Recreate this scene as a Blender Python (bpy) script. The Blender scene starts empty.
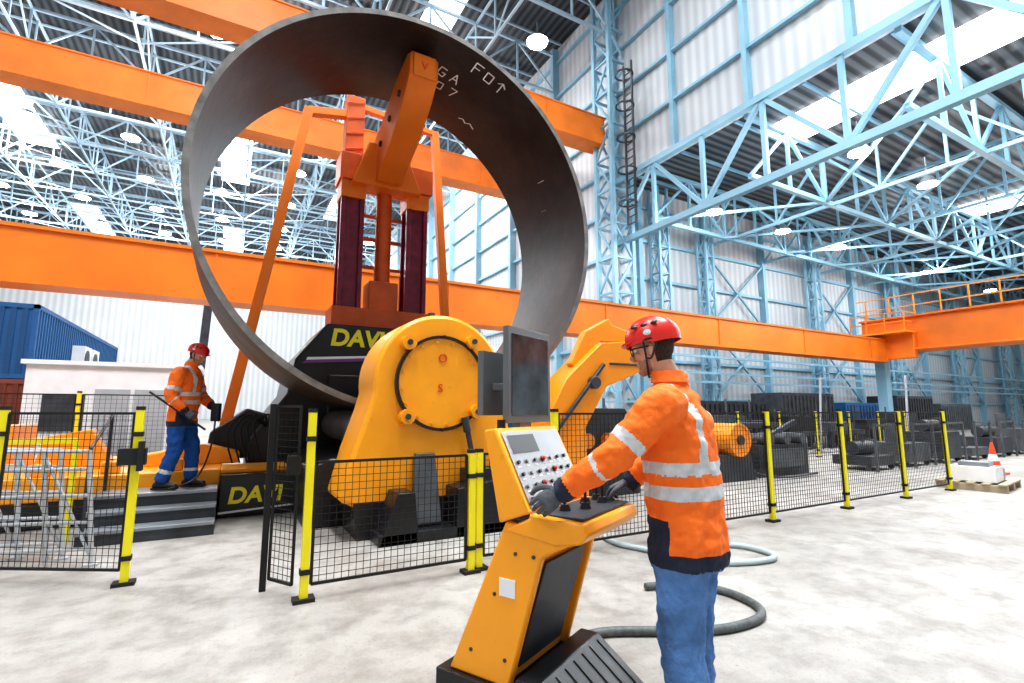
import bpy, bmesh, math, random
from mathutils import Vector, Matrix
random.seed(3)
V=Vector
S=bpy.context.scene
try:
    S.view_settings.view_transform='Standard'
    S.view_settings.look='Medium High Contrast'
except Exception: pass

# ---------------------------------------------------------------- materials
def M(name,col,rough=.5,metal=0.,var=.08,scale=3.,bump=0.,bscale=30.,emit=0.,spec=.5,scuff=0.,scol=(.05,.045,.04)):
    m=bpy.data.materials.new(name); m.use_nodes=True
    nt=m.node_tree; b=nt.nodes['Principled BSDF']
    b.inputs['Roughness'].default_value=rough; b.inputs['Metallic'].default_value=metal
    b.inputs['Specular IOR Level'].default_value=spec
    tc=nt.nodes.new('ShaderNodeTexCoord')
    n=nt.nodes.new('ShaderNodeTexNoise'); n.inputs['Scale'].default_value=scale; n.inputs['Detail'].default_value=6
    nt.links.new(tc.outputs['Object'],n.inputs['Vector'])
    r=nt.nodes.new('ShaderNodeValToRGB')
    r.color_ramp.elements[0].position=.3; r.color_ramp.elements[1].position=.7
    r.color_ramp.elements[0].color=tuple(max(0,c*(1-var)) for c in col)+(1,)
    r.color_ramp.elements[1].color=tuple(min(1,c*(1+var)) for c in col)+(1,)
    nt.links.new(n.outputs['Fac'],r.inputs['Fac']); out=r.outputs['Color']
    if scuff>0:
        n3=nt.nodes.new('ShaderNodeTexNoise'); n3.inputs['Scale'].default_value=7; n3.inputs['Detail'].default_value=12; n3.inputs['Roughness'].default_value=.75
        nt.links.new(tc.outputs['Object'],n3.inputs['Vector'])
        r3=nt.nodes.new('ShaderNodeValToRGB'); r3.color_ramp.elements[0].position=.60; r3.color_ramp.elements[1].position=.72
        r3.color_ramp.elements[0].color=(0,0,0,1); r3.color_ramp.elements[1].color=(scuff,scuff,scuff,1)
        nt.links.new(n3.outputs['Fac'],r3.inputs['Fac'])
        mx=nt.nodes.new('ShaderNodeMix'); mx.data_type='RGBA'
        nt.links.new(r3.outputs['Color'],mx.inputs[0]); nt.links.new(out,mx.inputs[6]); mx.inputs[7].default_value=tuple(scol)+(1,)
        out=mx.outputs[2]
    nt.links.new(out,b.inputs['Base Color'])
    if emit>0:
        b.inputs['Emission Color'].default_value=tuple(col)+(1,); b.inputs['Emission Strength'].default_value=emit
    if bump>0:
        n2=nt.nodes.new('ShaderNodeTexNoise'); n2.inputs['Scale'].default_value=bscale; n2.inputs['Detail'].default_value=4
        nt.links.new(tc.outputs['Object'],n2.inputs['Vector'])
        bp=nt.nodes.new('ShaderNodeBump'); bp.inputs['Strength'].default_value=bump; bp.inputs['Distance'].default_value=.02
        nt.links.new(n2.outputs['Fac'],bp.inputs['Height']); nt.links.new(bp.outputs['Normal'],b.inputs['Normal'])
    return m
def MW(name,c1,c2,direction,period,rough=.5,sharp=.5,metal=0.,bump=.4):
    m=bpy.data.materials.new(name); m.use_nodes=True
    nt=m.node_tree; b=nt.nodes['Principled BSDF']
    b.inputs['Roughness'].default_value=rough; b.inputs['Metallic'].default_value=metal
    tc=nt.nodes.new('ShaderNodeTexCoord')
    w=nt.nodes.new('ShaderNodeTexWave'); w.wave_type='BANDS'; w.bands_direction=direction
    w.inputs['Scale'].default_value=.314/period
    nt.links.new(tc.outputs['Object'],w.inputs['Vector'])
    r=nt.nodes.new('ShaderNodeValToRGB')
    r.color_ramp.elements[0].position=.5-sharp/2; r.color_ramp.elements[1].position=.5+sharp/2
    r.color_ramp.elements[0].color=tuple(c1)+(1,); r.color_ramp.elements[1].color=tuple(c2)+(1,)
    nt.links.new(w.outputs['Fac'],r.inputs['Fac'])
    n=nt.nodes.new('ShaderNodeTexNoise'); n.inputs['Scale'].default_value=.35; n.inputs['Detail'].default_value=5
    nt.links.new(tc.outputs['Object'],n.inputs['Vector'])
    r2=nt.nodes.new('ShaderNodeValToRGB'); r2.color_ramp.elements[0].color=(.78,.78,.78,1); r2.color_ramp.elements[1].color=(1,1,1,1)
    nt.links.new(n.outputs['Fac'],r2.inputs['Fac'])
    mx=nt.nodes.new('ShaderNodeMix'); mx.data_type='RGBA'; mx.blend_type='MULTIPLY'; mx.inputs[0].default_value=1
    nt.links.new(r.outputs['Color'],mx.inputs[6]); nt.links.new(r2.outputs['Color'],mx.inputs[7])
    nt.links.new(mx.outputs[2],b.inputs['Base Color'])
    bp=nt.nodes.new('ShaderNodeBump'); bp.inputs['Strength'].default_value=bump; bp.inputs['Distance'].default_value=.05
    nt.links.new(w.outputs['Fac'],bp.inputs['Height']); nt.links.new(bp.outputs['Normal'],b.inputs['Normal'])
    return m
def layered(name,layers,rough,spec=.5,bump=.25,bi=1,bdist=.01):
    m=bpy.data.materials.new(name); m.use_nodes=True
    nt=m.node_tree; b=nt.nodes['Principled BSDF']; b.inputs['Roughness'].default_value=rough; b.inputs['Specular IOR Level'].default_value=spec
    tc=nt.nodes.new('ShaderNodeTexCoord'); a=None; N=[]
    for (s,d,lo,hi,c0,c1) in layers:
        n=nt.nodes.new('ShaderNodeTexNoise'); n.inputs['Scale'].default_value=s; n.inputs['Detail'].default_value=d; n.inputs['Roughness'].default_value=.65
        nt.links.new(tc.outputs['Object'],n.inputs['Vector']); N.append(n)
        r=nt.nodes.new('ShaderNodeValToRGB'); r.color_ramp.elements[0].position=lo; r.color_ramp.elements[1].position=hi
        r.color_ramp.elements[0].color=tuple(c0)+(1,); r.color_ramp.elements[1].color=tuple(c1)+(1,)
        nt.links.new(n.outputs['Fac'],r.inputs['Fac'])
        if a is None: a=r.outputs['Color']
        else:
            mx=nt.nodes.new('ShaderNodeMix'); mx.data_type='RGBA'; mx.blend_type='MULTIPLY'; mx.inputs[0].default_value=.92
            nt.links.new(a,mx.inputs[6]); nt.links.new(r.outputs['Color'],mx.inputs[7]); a=mx.outputs[2]
    nt.links.new(a,b.inputs['Base Color'])
    bp=nt.nodes.new('ShaderNodeBump'); bp.inputs['Strength'].default_value=bump; bp.inputs['Distance'].default_value=bdist
    nt.links.new(N[bi].outputs['Fac'],bp.inputs['Height']); nt.links.new(bp.outputs['Normal'],b.inputs['Normal'])
    return m
FLOOR=layered('concrete_floor',[(.6,10,.32,.68,(.30,.28,.255),(.50,.48,.45)),(3.5,12,.36,.56,(.68,.67,.65),(1,1,1)),
    (55,4,.3,.45,(.7,.7,.7),(1,1,1)),(1.3,9,.58,.66,(1,1,1),(.74,.73,.71)),(.25,6,.40,.60,(.84,.84,.84),(1,1,1)),(14,10,.66,.70,(1,1,1),(.62,.61,.6))],.5)
ORANGE=M('orange_paint',(.93,.30,.010),.35,var=.05,scale=1.5,scuff=.35)
DKORANGE=M('crane_orange',(.82,.20,.012),.45,var=.14,scale=.8)
REDOR=M('red_orange_steel',(.66,.11,.012),.45,var=.15)
YORANGE=M('machine_amber',(.95,.37,.010),.33,var=.07,scale=2,scuff=.3,scol=(.25,.12,.02))
BLACK=M('black_paint',(.012,.013,.016),.35,var=.3)
DARK=M('dark_steel',(.05,.055,.065),.45,.2,var=.3)
GREY=M('grey_steel',(.24,.26,.28),.4,.3,var=.2)
MGREY=M('weathered_steel',(.10,.11,.12),.5,.3,var=.3)
LGREY=M('light_metal',(.55,.57,.6),.35,.4,var=.1)
WHITE=M('white_paint',(.8,.81,.82),.5,var=.05)
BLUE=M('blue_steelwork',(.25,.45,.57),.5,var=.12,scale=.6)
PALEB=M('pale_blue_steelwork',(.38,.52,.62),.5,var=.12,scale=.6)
YEL=M('yellow_post',(.92,.80,.01),.4,var=.04)
WIRE=M('black_wire',(.008,.008,.009),.5,var=.1)
MAROON=M('maroon_column',(.20,.006,.035),.35,var=.35,scale=6)
RUBBER=M('rubber',(.02,.02,.022),.8,var=.2)
HOSE=M('grey_hose',(.10,.11,.11),.6,var=.3,scale=30)
LHOSE=M('pale_hose',(.42,.50,.52),.5,var=.1)
LAMP=M('lamp_glow',(.95,.98,1.),.5,emit=40)
SKYL=M('skylight_glass',(.93,.97,1.),.5,var=0.,emit=3.0)
CONTB=MW('container_blue',(.01,.08,.22),(.025,.16,.40),'Y',.28)
CONTR=MW('container_brown',(.18,.04,.02),(.3,.08,.04),'Y',.28)
YTXT=M('yellow_lettering',(.95,.80,.03),.4,var=0)
PURP=M('purple_stripe',(.22,.05,.25),.4)
REDT=M('red_lettering',(.7,.04,.02),.4,var=0)

# ---------------------------------------------------------------- mesh builder
class MB:
    def __init__(s): s.v=[];s.f=[];s.m=[]
    def add(s,vs,fs,mi=0):
        o=len(s.v); s.v+=[tuple(v) for v in vs]; s.f+=[tuple(i+o for i in f) for f in fs]; s.m+=[mi]*len(fs)
    def box(s,x0,x1,y0,y1,z0,z1,mi=0):
        s.add([(x0,y0,z0),(x1,y0,z0),(x1,y1,z0),(x0,y1,z0),(x0,y0,z1),(x1,y0,z1),(x1,y1,z1),(x0,y1,z1)],
              [(3,2,1,0),(4,5,6,7),(0,1,5,4),(1,2,6,5),(2,3,7,6),(3,0,4,7)],mi)
    def bar(s,a,b,w,h=None,mi=0,up=None):
        a=V(a);b=V(b);h=h or w; t=(b-a).normalized()
        u=V(up) if up else (V((0,0,1)) if abs(t.z)<.95 else V((0,1,0)))
        sx=t.cross(u).normalized(); sy=sx.cross(t)
        c=[(-1,-1),(1,-1),(1,1),(-1,1)]
        s.add([a+sx*i*w/2+sy*j*h/2 for i,j in c]+[b+sx*i*w/2+sy*j*h/2 for i,j in c],
              [(3,2,1,0),(4,5,6,7),(0,1,5,4),(1,2,6,5),(2,3,7,6),(3,0,4,7)],mi)
    def cyl(s,a,b,r,r2=None,n=24,mi=0):
        a=V(a);b=V(b);r2=r if r2 is None else r2; t=(b-a).normalized()
        u=V((0,0,1)) if abs(t.z)<.95 else V((0,1,0))
        sx=t.cross(u).normalized(); sy=sx.cross(t)
        vs=[]
        for k in range(n):
            an=2*math.pi*k/n; vs.append(a+(sx*math.cos(an)+sy*math.sin(an))*r)
        for k in range(n):
            an=2*math.pi*k/n; vs.append(b+(sx*math.cos(an)+sy*math.sin(an))*r2)
        fs=[(k,(k+1)%n,n+(k+1)%n,n+k) for k in range(n)]
        fs+=[tuple(range(n-1,-1,-1)),tuple(range(n,2*n))]
        s.add(vs,fs,mi)
    def ringc(s,c,ax,ro,ri,th,n=48,mi=0):
        c=V(c);ax=V(ax).normalized(); u=V((0,0,1)) if abs(ax.z)<.95 else V((0,1,0))
        sx=ax.cross(u).normalized(); sy=sx.cross(ax); vs=[]
        for (r,o) in ((ro,0),(ro,th),(ri,th),(ri,0)):
            for k in range(n):
                an=2*math.pi*k/n; vs.append(c+ax*o+(sx*math.cos(an)+sy*math.sin(an))*r)
        fs=[]
        for j in range(4):
            for k in range(n):
                fs.append((j*n+k,j*n+(k+1)%n,((j+1)%4)*n+(k+1)%n,((j+1)%4)*n+k))
        s.add(vs,fs,mi)
    def prism(s,poly,off,mi=0):
        off=V(off); n=len(poly); p=[V(q) for q in poly]
        s.add(p+[q+off for q in p],[tuple(range(n-1,-1,-1)),tuple(range(n,2*n))]+[(k,(k+1)%n,n+(k+1)%n,n+k) for k in range(n)],mi)
    def prismy(s,poly,y0,y1,mi=0): s.prism([(x,y0,z) for x,z in poly],(0,y1-y0,0),mi)
    def loft(s,secs,n=20,mi=0,cap=.5):
        vs=[]
        for (c,ax,ay,rx,ry) in secs:
            for k in range(n):
                an=2*math.pi*k/n; vs.append(V(c)+V(ax)*rx*math.cos(an)+V(ay)*ry*math.sin(an))
        m=len(secs); fs=[(j*n+k,j*n+(k+1)%n,(j+1)*n+(k+1)%n,(j+1)*n+k) for j in range(m-1) for k in range(n)]
        d0=(V(secs[0][0])-V(secs[1][0])).normalized(); d1=(V(secs[-1][0])-V(secs[-2][0])).normalized()
        vs.append(V(secs[0][0])+d0*min(secs[0][3],secs[0][4])*cap); vs.append(V(secs[-1][0])+d1*min(secs[-1][3],secs[-1][4])*cap)
        a=m*n;b=a+1
        fs+=[(a,(k+1)%n,k) for k in range(n)]+[(b,(m-1)*n+k,(m-1)*n+(k+1)%n) for k in range(n)]
        s.add(vs,fs,mi)
    def limb(s,pts,rad,ref=(1,0,0),n=16,sub=4,mi=0,cap=.6):
        P=[V(p) for p in pts]; R=[r if isinstance(r,tuple) else (r,r) for r in rad]
        Q=[];W=[]
        m=len(P)
        for i in range(m-1):
            p0=P[max(i-1,0)];p1=P[i];p2=P[i+1];p3=P[min(i+2,m-1)]
            for k in range(sub):
                t=k/sub
                q=.5*((2*p1)+(p2-p0)*t+(2*p0-5*p1+4*p2-p3)*t*t+(3*p1-p0-3*p2+p3)*t**3)
                Q.append(q); W.append((R[i][0]*(1-t)+R[i+1][0]*t,R[i][1]*(1-t)+R[i+1][1]*t))
        Q.append(P[-1]);W.append(R[-1]); secs=[]
        ref=V(ref)
        for i,q in enumerate(Q):
            t=(Q[min(i+1,len(Q)-1)]-Q[max(i-1,0)]).normalized()
            ax=(ref-t*ref.dot(t))
            ax=ax.normalized() if ax.length>1e-4 else t.orthogonal().normalized()
            ref=ax
            secs.append((q,ax,t.cross(ax),W[i][0],W[i][1]))
        s.loft(secs,n,mi,cap)
    def ell(s,c,r,mi=0,nu=20,nv=12,R=None):
        c=V(c);vs=[];R=R or Matrix.Identity(3)
        for j in range(1,nv):
            ph=math.pi*j/nv
            for k in range(nu):
                an=2*math.pi*k/nu
                vs.append(c+R@V((r[0]*math.sin(ph)*math.cos(an),r[1]*math.sin(ph)*math.sin(an),r[2]*math.cos(ph))))
        fs=[((j)*nu+k,(j+1)*nu+k,(j+1)*nu+(k+1)%nu,j*nu+(k+1)%nu) for j in range(nv-2) for k in range(nu)]
        a=len(vs); vs.append(c+R@V((0,0,r[2]))); vs.append(c+R@V((0,0,-r[2])))
        fs+=[(a,k,(k+1)%nu) for k in range(nu)]+[(a+1,(nv-2)*nu+(k+1)%nu,(nv-2)*nu+k) for k in range(nu)]
        s.add(vs,fs,mi)
    def truss(s,a,b,h,n,w,mi=0,vert=True,w2=None):
        a=V(a);b=V(b);up=V((0,0,h)); w2=w2 or w*.7
        s.bar(a,b,w,mi=mi); s.bar(a+up,b+up,w,mi=mi)
        for i in range(n):
            p=a+(b-a)*(i/n); q=a+(b-a)*((i+1)/n)
            if i%2==0: s.bar(p,q+up,w2,mi=mi)
            else: s.bar(p+up,q,w2,mi=mi)
            if vert: s.bar(q,q+up,w2,mi=mi)
    def obj(s,name,mats,parent=None,smooth=True,bevel=0,ang=35):
        me=bpy.data.meshes.new(name); me.from_pydata(s.v,[],s.f); me.update()
        for m in mats: me.materials.append(m)
        me.polygons.foreach_set('material_index',s.m)
        bm=bmesh.new(); bm.from_mesh(me); bmesh.ops.recalc_face_normals(bm,faces=bm.faces); bm.to_mesh(me); bm.free()
        if smooth:
            me.polygons.foreach_set('use_smooth',[True]*len(me.polygons)); me.set_sharp_from_angle(angle=math.radians(ang))
        o=bpy.data.objects.new(name,me); S.collection.objects.link(o)
        if parent: o.parent=parent
        if bevel:
            b=o.modifiers.new('bevel','BEVEL'); b.width=bevel; b.segments=2; b.limit_method='ANGLE'
        return o
def group(name,loc=(0,0,0),rz=0):
    e=bpy.data.objects.new(name,None); e.empty_display_size=.2; S.collection.objects.link(e)
    e.location=loc; e.rotation_euler=(0,0,math.radians(rz)); return e
def text(name,txt,size,loc,rot,mat,parent,ext=.006,shear=0,bold=0):
    c=bpy.data.curves.new(name,'FONT'); c.body=txt; c.size=size; c.extrude=ext; c.shear=shear; c.offset=bold
    o=bpy.data.objects.new(name+'_tmp',c); S.collection.objects.link(o)
    bpy.context.view_layer.update()
    me=bpy.data.meshes.new_from_object(o.evaluated_get(bpy.context.evaluated_depsgraph_get()))
    bpy.data.objects.remove(o)
    me.materials.clear(); me.materials.append(mat)
    o=bpy.data.objects.new(name,me); S.collection.objects.link(o); o.location=loc; o.rotation_euler=rot; o.parent=parent
    return o

# ---------------------------------------------------------------- room shell
b=MB(); b.box(-45,90,-20,100,-.3,0); b.obj('floor',[FLOOR],smooth=False)
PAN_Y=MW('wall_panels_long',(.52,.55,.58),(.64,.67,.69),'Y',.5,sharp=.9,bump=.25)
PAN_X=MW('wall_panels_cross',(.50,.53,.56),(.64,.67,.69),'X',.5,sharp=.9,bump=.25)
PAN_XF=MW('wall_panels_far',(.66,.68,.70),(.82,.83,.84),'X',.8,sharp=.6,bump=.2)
ROOF=MW('roof_deck',(.015,.018,.022),(.075,.085,.10),'X',.45,sharp=.6,bump=.5)
ROOF2=MW('roof_deck_side',(.03,.035,.04),(.14,.155,.17),'Y',.42,sharp=.6,bump=.5)
b=MB(); b.box(18.2,18.5,-10,20.4,14,26.2); b.box(18.2,18.5,20.4,95,0,26.2); b.obj('wall_right',[PAN_Y],smooth=False)
b=MB(); b.box(18.5,88,20.4,20.7,0,14.2); b.obj('wall_side_hall',[PAN_X],smooth=False)
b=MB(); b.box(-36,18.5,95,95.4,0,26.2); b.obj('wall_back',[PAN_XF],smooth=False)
b=MB(); b.box(-36.4,-36,-10,95.4,0,26.2); b.obj('wall_left',[PAN_Y],smooth=False)
b=MB(); b.box(-36,18.5,-10,95,26.2,26.5); b.obj('ceiling',[ROOF],smooth=False)
b=MB(); b.box(18.5,88,-10,20.4,14.2,14.5); b.obj('ceiling_side_hall',[ROOF2],smooth=False)
b=MB()
for x in (-17,-1):
    for y0,y1 in ((-4,8),(22,32),(48,60),(76,88)): b.box(x-1.3,x+1.3,y0,y1,26.08,26.16)
for y0,y1 in ((-4,8),(24,34),(56,66)): b.box(9,11,y0,y1,26.08,26.16)
b.box(20.4,22.7,-8,13,14.05,14.12); b.box(39,42,-8,12.5,14.05,14.12); b.box(58,61,-8,12.5,14.05,14.12)
b.obj('skylights',[SKYL],smooth=False)
b=MB()
y=2
while y<95:
    b.truss((-36,y,22.8),(18,y,22.8),2.8,18,.16,w2=.11)
    y+=6
for x in (-30,-24,-18,-12,-6,0,6,12):
    b.truss((x,-8,22.8),(x,94,22.8),2.8,26,.13,w2=.09)
for k in range(28): b.bar((-36,-8+k*3.7,26),(18,-8+k*3.7,26),.12)
for k in range(12):
    y0=2+k*8; b.bar((-36,y0,22.8),(-22,y0+8,22.8),.08); b.bar((-22,y0,22.8),(-6,y0+8,22.8),.08); b.bar((-6,y0+8,22.8),(8,y0,22.8),.08)
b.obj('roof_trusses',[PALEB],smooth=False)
b=MB()
for y in (-8,-4,0,4,8,12,16,20.2): 
    b.box(17.9,18.2,y-.12,y+.12,14,26)
for z in (14.1,16.6,19.2,21.8,24.4): b.box(17.95,18.18,-10,20.4,z-.07,z+.07)
for y in (26,32,38,44,50,56,62,68,74,80,86,92): b.box(17.7,18.2,y-.16,y+.16,0,26)
for z in (2.5,5,7.5,10,12.5,15,17.5,20,22.5,25): b.box(17.95,18.18,20.4,95,z-.08,z+.08)
b.truss((18,-9.6,10.5),(18,20.4,10.5),3.5,10,.30,w2=.18)
b.obj('right_wall_framing',[BLUE],smooth=False)
def lattice_col(b,x,y,z1,w=.9,s=.16,step=1.3):
    c=[(x-w/2,y-w/2),(x+w/2,y-w/2),(x+w/2,y+w/2),(x-w/2,y+w/2)]
    for p in c: b.bar((p[0],p[1],0),(p[0],p[1],z1),s)
    z=0;k=0
    while z+step<z1:
        for i in range(4):
            p=c[i];q=c[(i+1)%4]
            if k%2: p,q=q,p
            b.bar((p[0],p[1],z),(q[0],q[1],z+step),s*.5)
            b.bar((p[0],p[1],z),(q[0],q[1],z),s*.5)
        z+=step;k+=1
b=MB(); lattice_col(b,17.8,20.2,26,1.3,.22,1.9); lattice_col(b,20.6,19.7,14,.7,.14,1.5)
b.obj('lattice_column',[BLUE],smooth=False)
b=MB()
for k in range(12):
    x=19.5+k*5.5
    b.box(x-.15,x+.15,20.0,20.4,0,14)
    if k%2==1:
        for z0,z1 in ((2,6.5),(6.5,11)):
            b.bar((x,20.1,z0),(x+5.5,20.1,z1),.12); b.bar((x,20.1,z1),(x+5.5,20.1,z0),.12)
for z in (2,4.2,6.5,8.8,11,13): b.box(18.5,86,20.2,20.4,z-.08,z+.08)
for k in range(5):
    x=24+k*11; lattice_col(b,x,19.4,13,.6,.13,1.3)
for z in (3.0,3.5,4.4): b.bar((18.6,18.8,z),(86,18.8,z),.12)
b.obj('side_hall_wall_framing',[BLUE],smooth=False)
b=MB()
for y in (18,12.4,6.8,1.2,-4.4): b.truss((18.4,y,11.2),(86,y,11.2),2.7,24,.2,w2=.13)
for x in (24.5,30.5,36.5,43,49,55,62,69): b.truss((x,-9,11.2),(x,20,11.2),2.7,12,.15,w2=.1)
for k in range(6):
    b.bar((18.4+k*5.6,18,11.2),(18.4+(k+1)*5.6,12.4,11.2),.12); b.bar((18.4+(k+1)*5.6,12.4,11.2),(18.4+(k)*5.6,6.8,11.2),.12)
for k in range(10): b.bar((18.5,-8+k*3,14),(86,-8+k*3,14),.12)
b.obj('side_hall_roof_trusses',[BLUE],smooth=False)
b=MB(); LP=[]
for x in (20,25.5,31,42,53,64):
    for y in (3,9,15.5): LP.append((x,y,11.0,.36))
for x in (-20,-14,-8,-2,4,14):
    for y in (22,30,38,46,54,62,70,80,88): LP.append((x,y,22.3,.6))
for (x,y,z,r) in LP:
    b.cyl((x,y,z),(x,y,z+.06),r,n=16,mi=0); b.cyl((x,y,z+.06),(x,y,z+.4),r*1.05,r*.5,n=16,mi=1); b.bar((x,y,z+.4),(x,y,z+1.3),.04,mi=1)
b.obj('high_bay_lights',[LAMP,GREY])
b=MB()
for dy in (0,.6): b.bar((17.5,18.2+dy,11),(17.5,18.2+dy,20),.09)
for k in range(22): b.bar((17.5,18.2,11+k*.4),(17.5,18.8,11+k*.4),.05)
for k in range(5): b.ringc((17.25,18.5,12+k*1.8),(0,0,1),.5,.44,.08,n=16)
for z in (12,16,19.6): b.bar((17.5,18.5,z),(17.9,18.5,z),.06)
b.obj('caged_ladder',[DARK])

# ---------------------------------------------------------------- cranes
def girder(name,x0,x1,y,z0,z1,w,mat,legs=()):
    g=group(name); b=MB()
    b.box(x0,x1,y-w/2+.05,y+w/2-.05,z0,z1); b.box(x0,x1,y-w/2,y+w/2,z0-.05,z0+.03); b.box(x0,x1,y-w/2,y+w/2,z1-.03,z1+.05)
    k=x0+1.5
    while k<x1: b.box(k-.02,k+.02,y-w/2+.02,y+w/2-.02,z0,z1); k+=6
    b.box(x0,x1,y-.05,y+.05,z1+.05,z1+.15,1)
    b.obj('beam',[mat,DARK],g,smooth=False)
    for (lx,zz) in legs:
        c=MB(); c.box(lx-.4,lx+.4,y-.3,y+.3,zz,z0-.05); c.obj('leg',[mat],g,bevel=.02)
    return g
girder('gantry_crane_girder',-14,31.2,14,4.1,5.25,.8,DKORANGE,legs=((-13.5,0),))
girder('bridge_crane_girder',-36,17.4,20.9,16.2,17.75,1.2,DKORANGE)
girder('bridge_crane_girder',-36,17.4,28.9,16.2,17.9,1.2,DKORANGE)
g=group('runway_crane'); b=MB()
b.box(31.6,32.9,-6,15,4.7,6.45); b.box(31.3,33.2,-6,15,6.4,6.5); b.box(31.3,33.2,-6,15,4.62,4.72)
b.box(31.2,31.6,12.4,14.9,4.2,5.6)
b.obj('beam',[DKORANGE],g,bevel=.02)
b=MB()
for k in range(18):
    y=-5+k*1.15
    b.bar((31.3,y,6.5),(31.3,y,7.6),.06)
for z in (7.0,7.6): b.bar((31.3,-6,z),(31.3,15,z),.05)
for z in (5.6,6.1,6.6): b.bar((30.4,12.4,z),(30.4,15,z),.05); b.bar((30.4,12.4,z),(31.6,12.4,z),.05)
for y in (12.4,13.3,14.2,15): b.bar((30.4,y,5.6),(30.4,y,6.6),.05)
b.box(30.3,31.3,12.3,15.1,5.5,5.6)
b.obj('railing',[ORANGE],g,smooth=False)
b=MB(); b.box(32.0,32.5,14.2,14.7,0,4.65); b.box(32.0,32.5,2,2.5,0,4.65); b.obj('legs',[BLUE],g,smooth=False)

# ---------------------------------------------------------------- steel ring
CX,CZ,RO,RI,Y0,Y1=2.41,4.53,3.12,3.035,7.0,9.25
RING_IN=layered('rolled_steel_inner',[(1.1,8,.35,.68,(.007,.008,.011),(.040,.033,.028)),(4,10,.35,.65,(.5,.5,.55),(1,1,1)),(30,4,.3,.6,(.75,.75,.75),(1,1,1))],.42,.5,.2,1,.03)
RING_OUT=M('rolled_steel_outer',(.06,.045,.036),.5,.1,var=.5,scale=2.5)
RIM=M('cut_steel_edge',(.20,.19,.18),.45,.3,var=.45,scale=4)
CHALK=M('chalk',(.85,.86,.88),.9,var=.05)
g=group('rolled_steel_ring'); b=MB(); n=160
vs=[]
for (r,y) in ((RO,Y0),(RO,Y1),(RI,Y1),(RI,Y0)):
    for k in range(n):
        a=2*math.pi*k/n; vs.append((CX+r*math.cos(a),y,CZ+r*math.sin(a)))
b.add(vs,[],0)
for j,mi in ((0,1),(1,2),(2,0),(3,2)):
    for k in range(n):
        b.f.append((j*n+k,j*n+(k+1)%n,((j+1)%4)*n+(k+1)%n,((j+1)%4)*n+k)); b.m.append(mi)
b.obj('shell',[RING_IN,RING_OUT,RIM],g,ang=50)
b=MB()
def chalk(a0,y0,strokes,sz,w=.024):
    for (p,q) in strokes:
        def P(t):
            a=a0-(t[0]*sz)/RI; rr=RI-.006
            return (CX+rr*math.cos(a),y0-t[1]*sz,CZ+rr*math.sin(a))
        b.bar(P(p),P(q),w,.004)
E=[((0,0),(0,1)),((0,0),(.6,0)),((0,.5),(.5,.5)),((0,1),(.6,1))]
G=[((.6,.9),(.1,1)),((.1,1),(0,.2)),((0,.2),(.5,0)),((.5,0),(.6,.45)),((.6,.45),(.3,.45))]
A=[((0,0),(.3,1)),((.3,1),(.6,0)),((.12,.4),(.48,.4))]
F=[((0,0),(0,1)),((0,1),(.6,1)),((0,.55),(.45,.55))]
R7=[((0,1),(.6,1)),((.6,1),(.2,0))]
O=[((0,.1),(0,.9)),((0,.9),(.5,.9)),((.5,.9),(.5,.1)),((.5,.1),(0,.1))]
T=[((.3,0),(.3,1)),((.3,1),(0,.7)),((.3,1),(.6,.7))]
for i,L in enumerate((E,G,A)): chalk(math.radians(86)-i*.085,7.95,L,.24)
for i,L in enumerate((E,O,R7)): chalk(math.radians(84)-i*.085,8.3,L,.22)
for i,L in enumerate((F,O,T)): chalk(math.radians(72)-i*.08,7.45,L,.26)
chalk(math.radians(66),8.7,[((0,0),(.4,.3)),((.4,.3),(.8,0)),((.8,0),(1.2,.4)),((1.2,.4),(1.8,.1))],.2)
chalk(math.radians(28),8.0,[((0,0),(.1,1))],.2); chalk(math.radians(18),8.2,[((0,0),(.1,1))],.15)
b.obj('chalk_marks',[CHALK],g,smooth=False)

# ---------------------------------------------------------------- plate rolling machine
g=group('plate_rolling_machine')
cx,cz=2.33,1.81
def housing_poly(r):
    P=[]
    for k in range(0,33):
        a=math.radians(-8+k*(196)/32); P.append((cx+r*math.cos(a)+.03,cz+r*math.sin(a)))
    P+=[(cx-r-.02,cz-.35),(cx-r-.17,1.0),(1.14,.45),(1.45,.30),(3.2,.30),(3.45,.55),(3.36,1.1)]
    return P
b=MB(); b.prismy(housing_poly(.88),6.0,6.85)
b.obj('end_housing',[YORANGE],g,bevel=.05)
b=MB()
b.ringc((cx,5.93,cz),(0,1,0),.60,.565,.09,mi=0)
b.cyl((cx,5.955,cz),(cx,6.02,cz),.563,n=64,mi=1)
for k in range(16):
    a=math.radians(k*22.5+8); X_=cx+.52*math.cos(a); Z_=cz+.52*math.sin(a)
    b.cyl((X_,5.94,Z_),(X_,5.96,Z_),.018,n=6,mi=1)
for a in (28,90,152,208,270,332):
    b.cyl((cx+.585*math.cos(math.radians(a)),5.90,cz+.585*math.sin(math.radians(a))),(cx+.585*math.cos(math.radians(a)),5.95,cz+.585*math.sin(math.radians(a))),.02,n=8,mi=0)
for (dx,dz) in ((-.46,.48),(.40,.54),(-.46,-.42),(.46,-.36)):
    b.cyl((cx+dx,5.86,cz+dz),(cx+dx,6.0,cz+dz),.09,n=20,mi=1); b.cyl((cx+dx,5.84,cz+dz),(cx+dx,5.87,cz+dz),.035,n=12,mi=2)
b.cyl((cx+.0,6.4,cz+.87),(cx,6.4,cz+.97),.05,n=12,mi=2)
b.obj('roll_end_cover',[BLACK,YORANGE,DARK],g)
text('letter_o','O',.15,(cx-.06,5.945,cz+.26),(math.pi/2,0,0),REDT,g,.004)
text('letter_s','S',.15,(cx-.06,5.945,cz-.12),(math.pi/2,0,0),REDT,g,.004)
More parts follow.
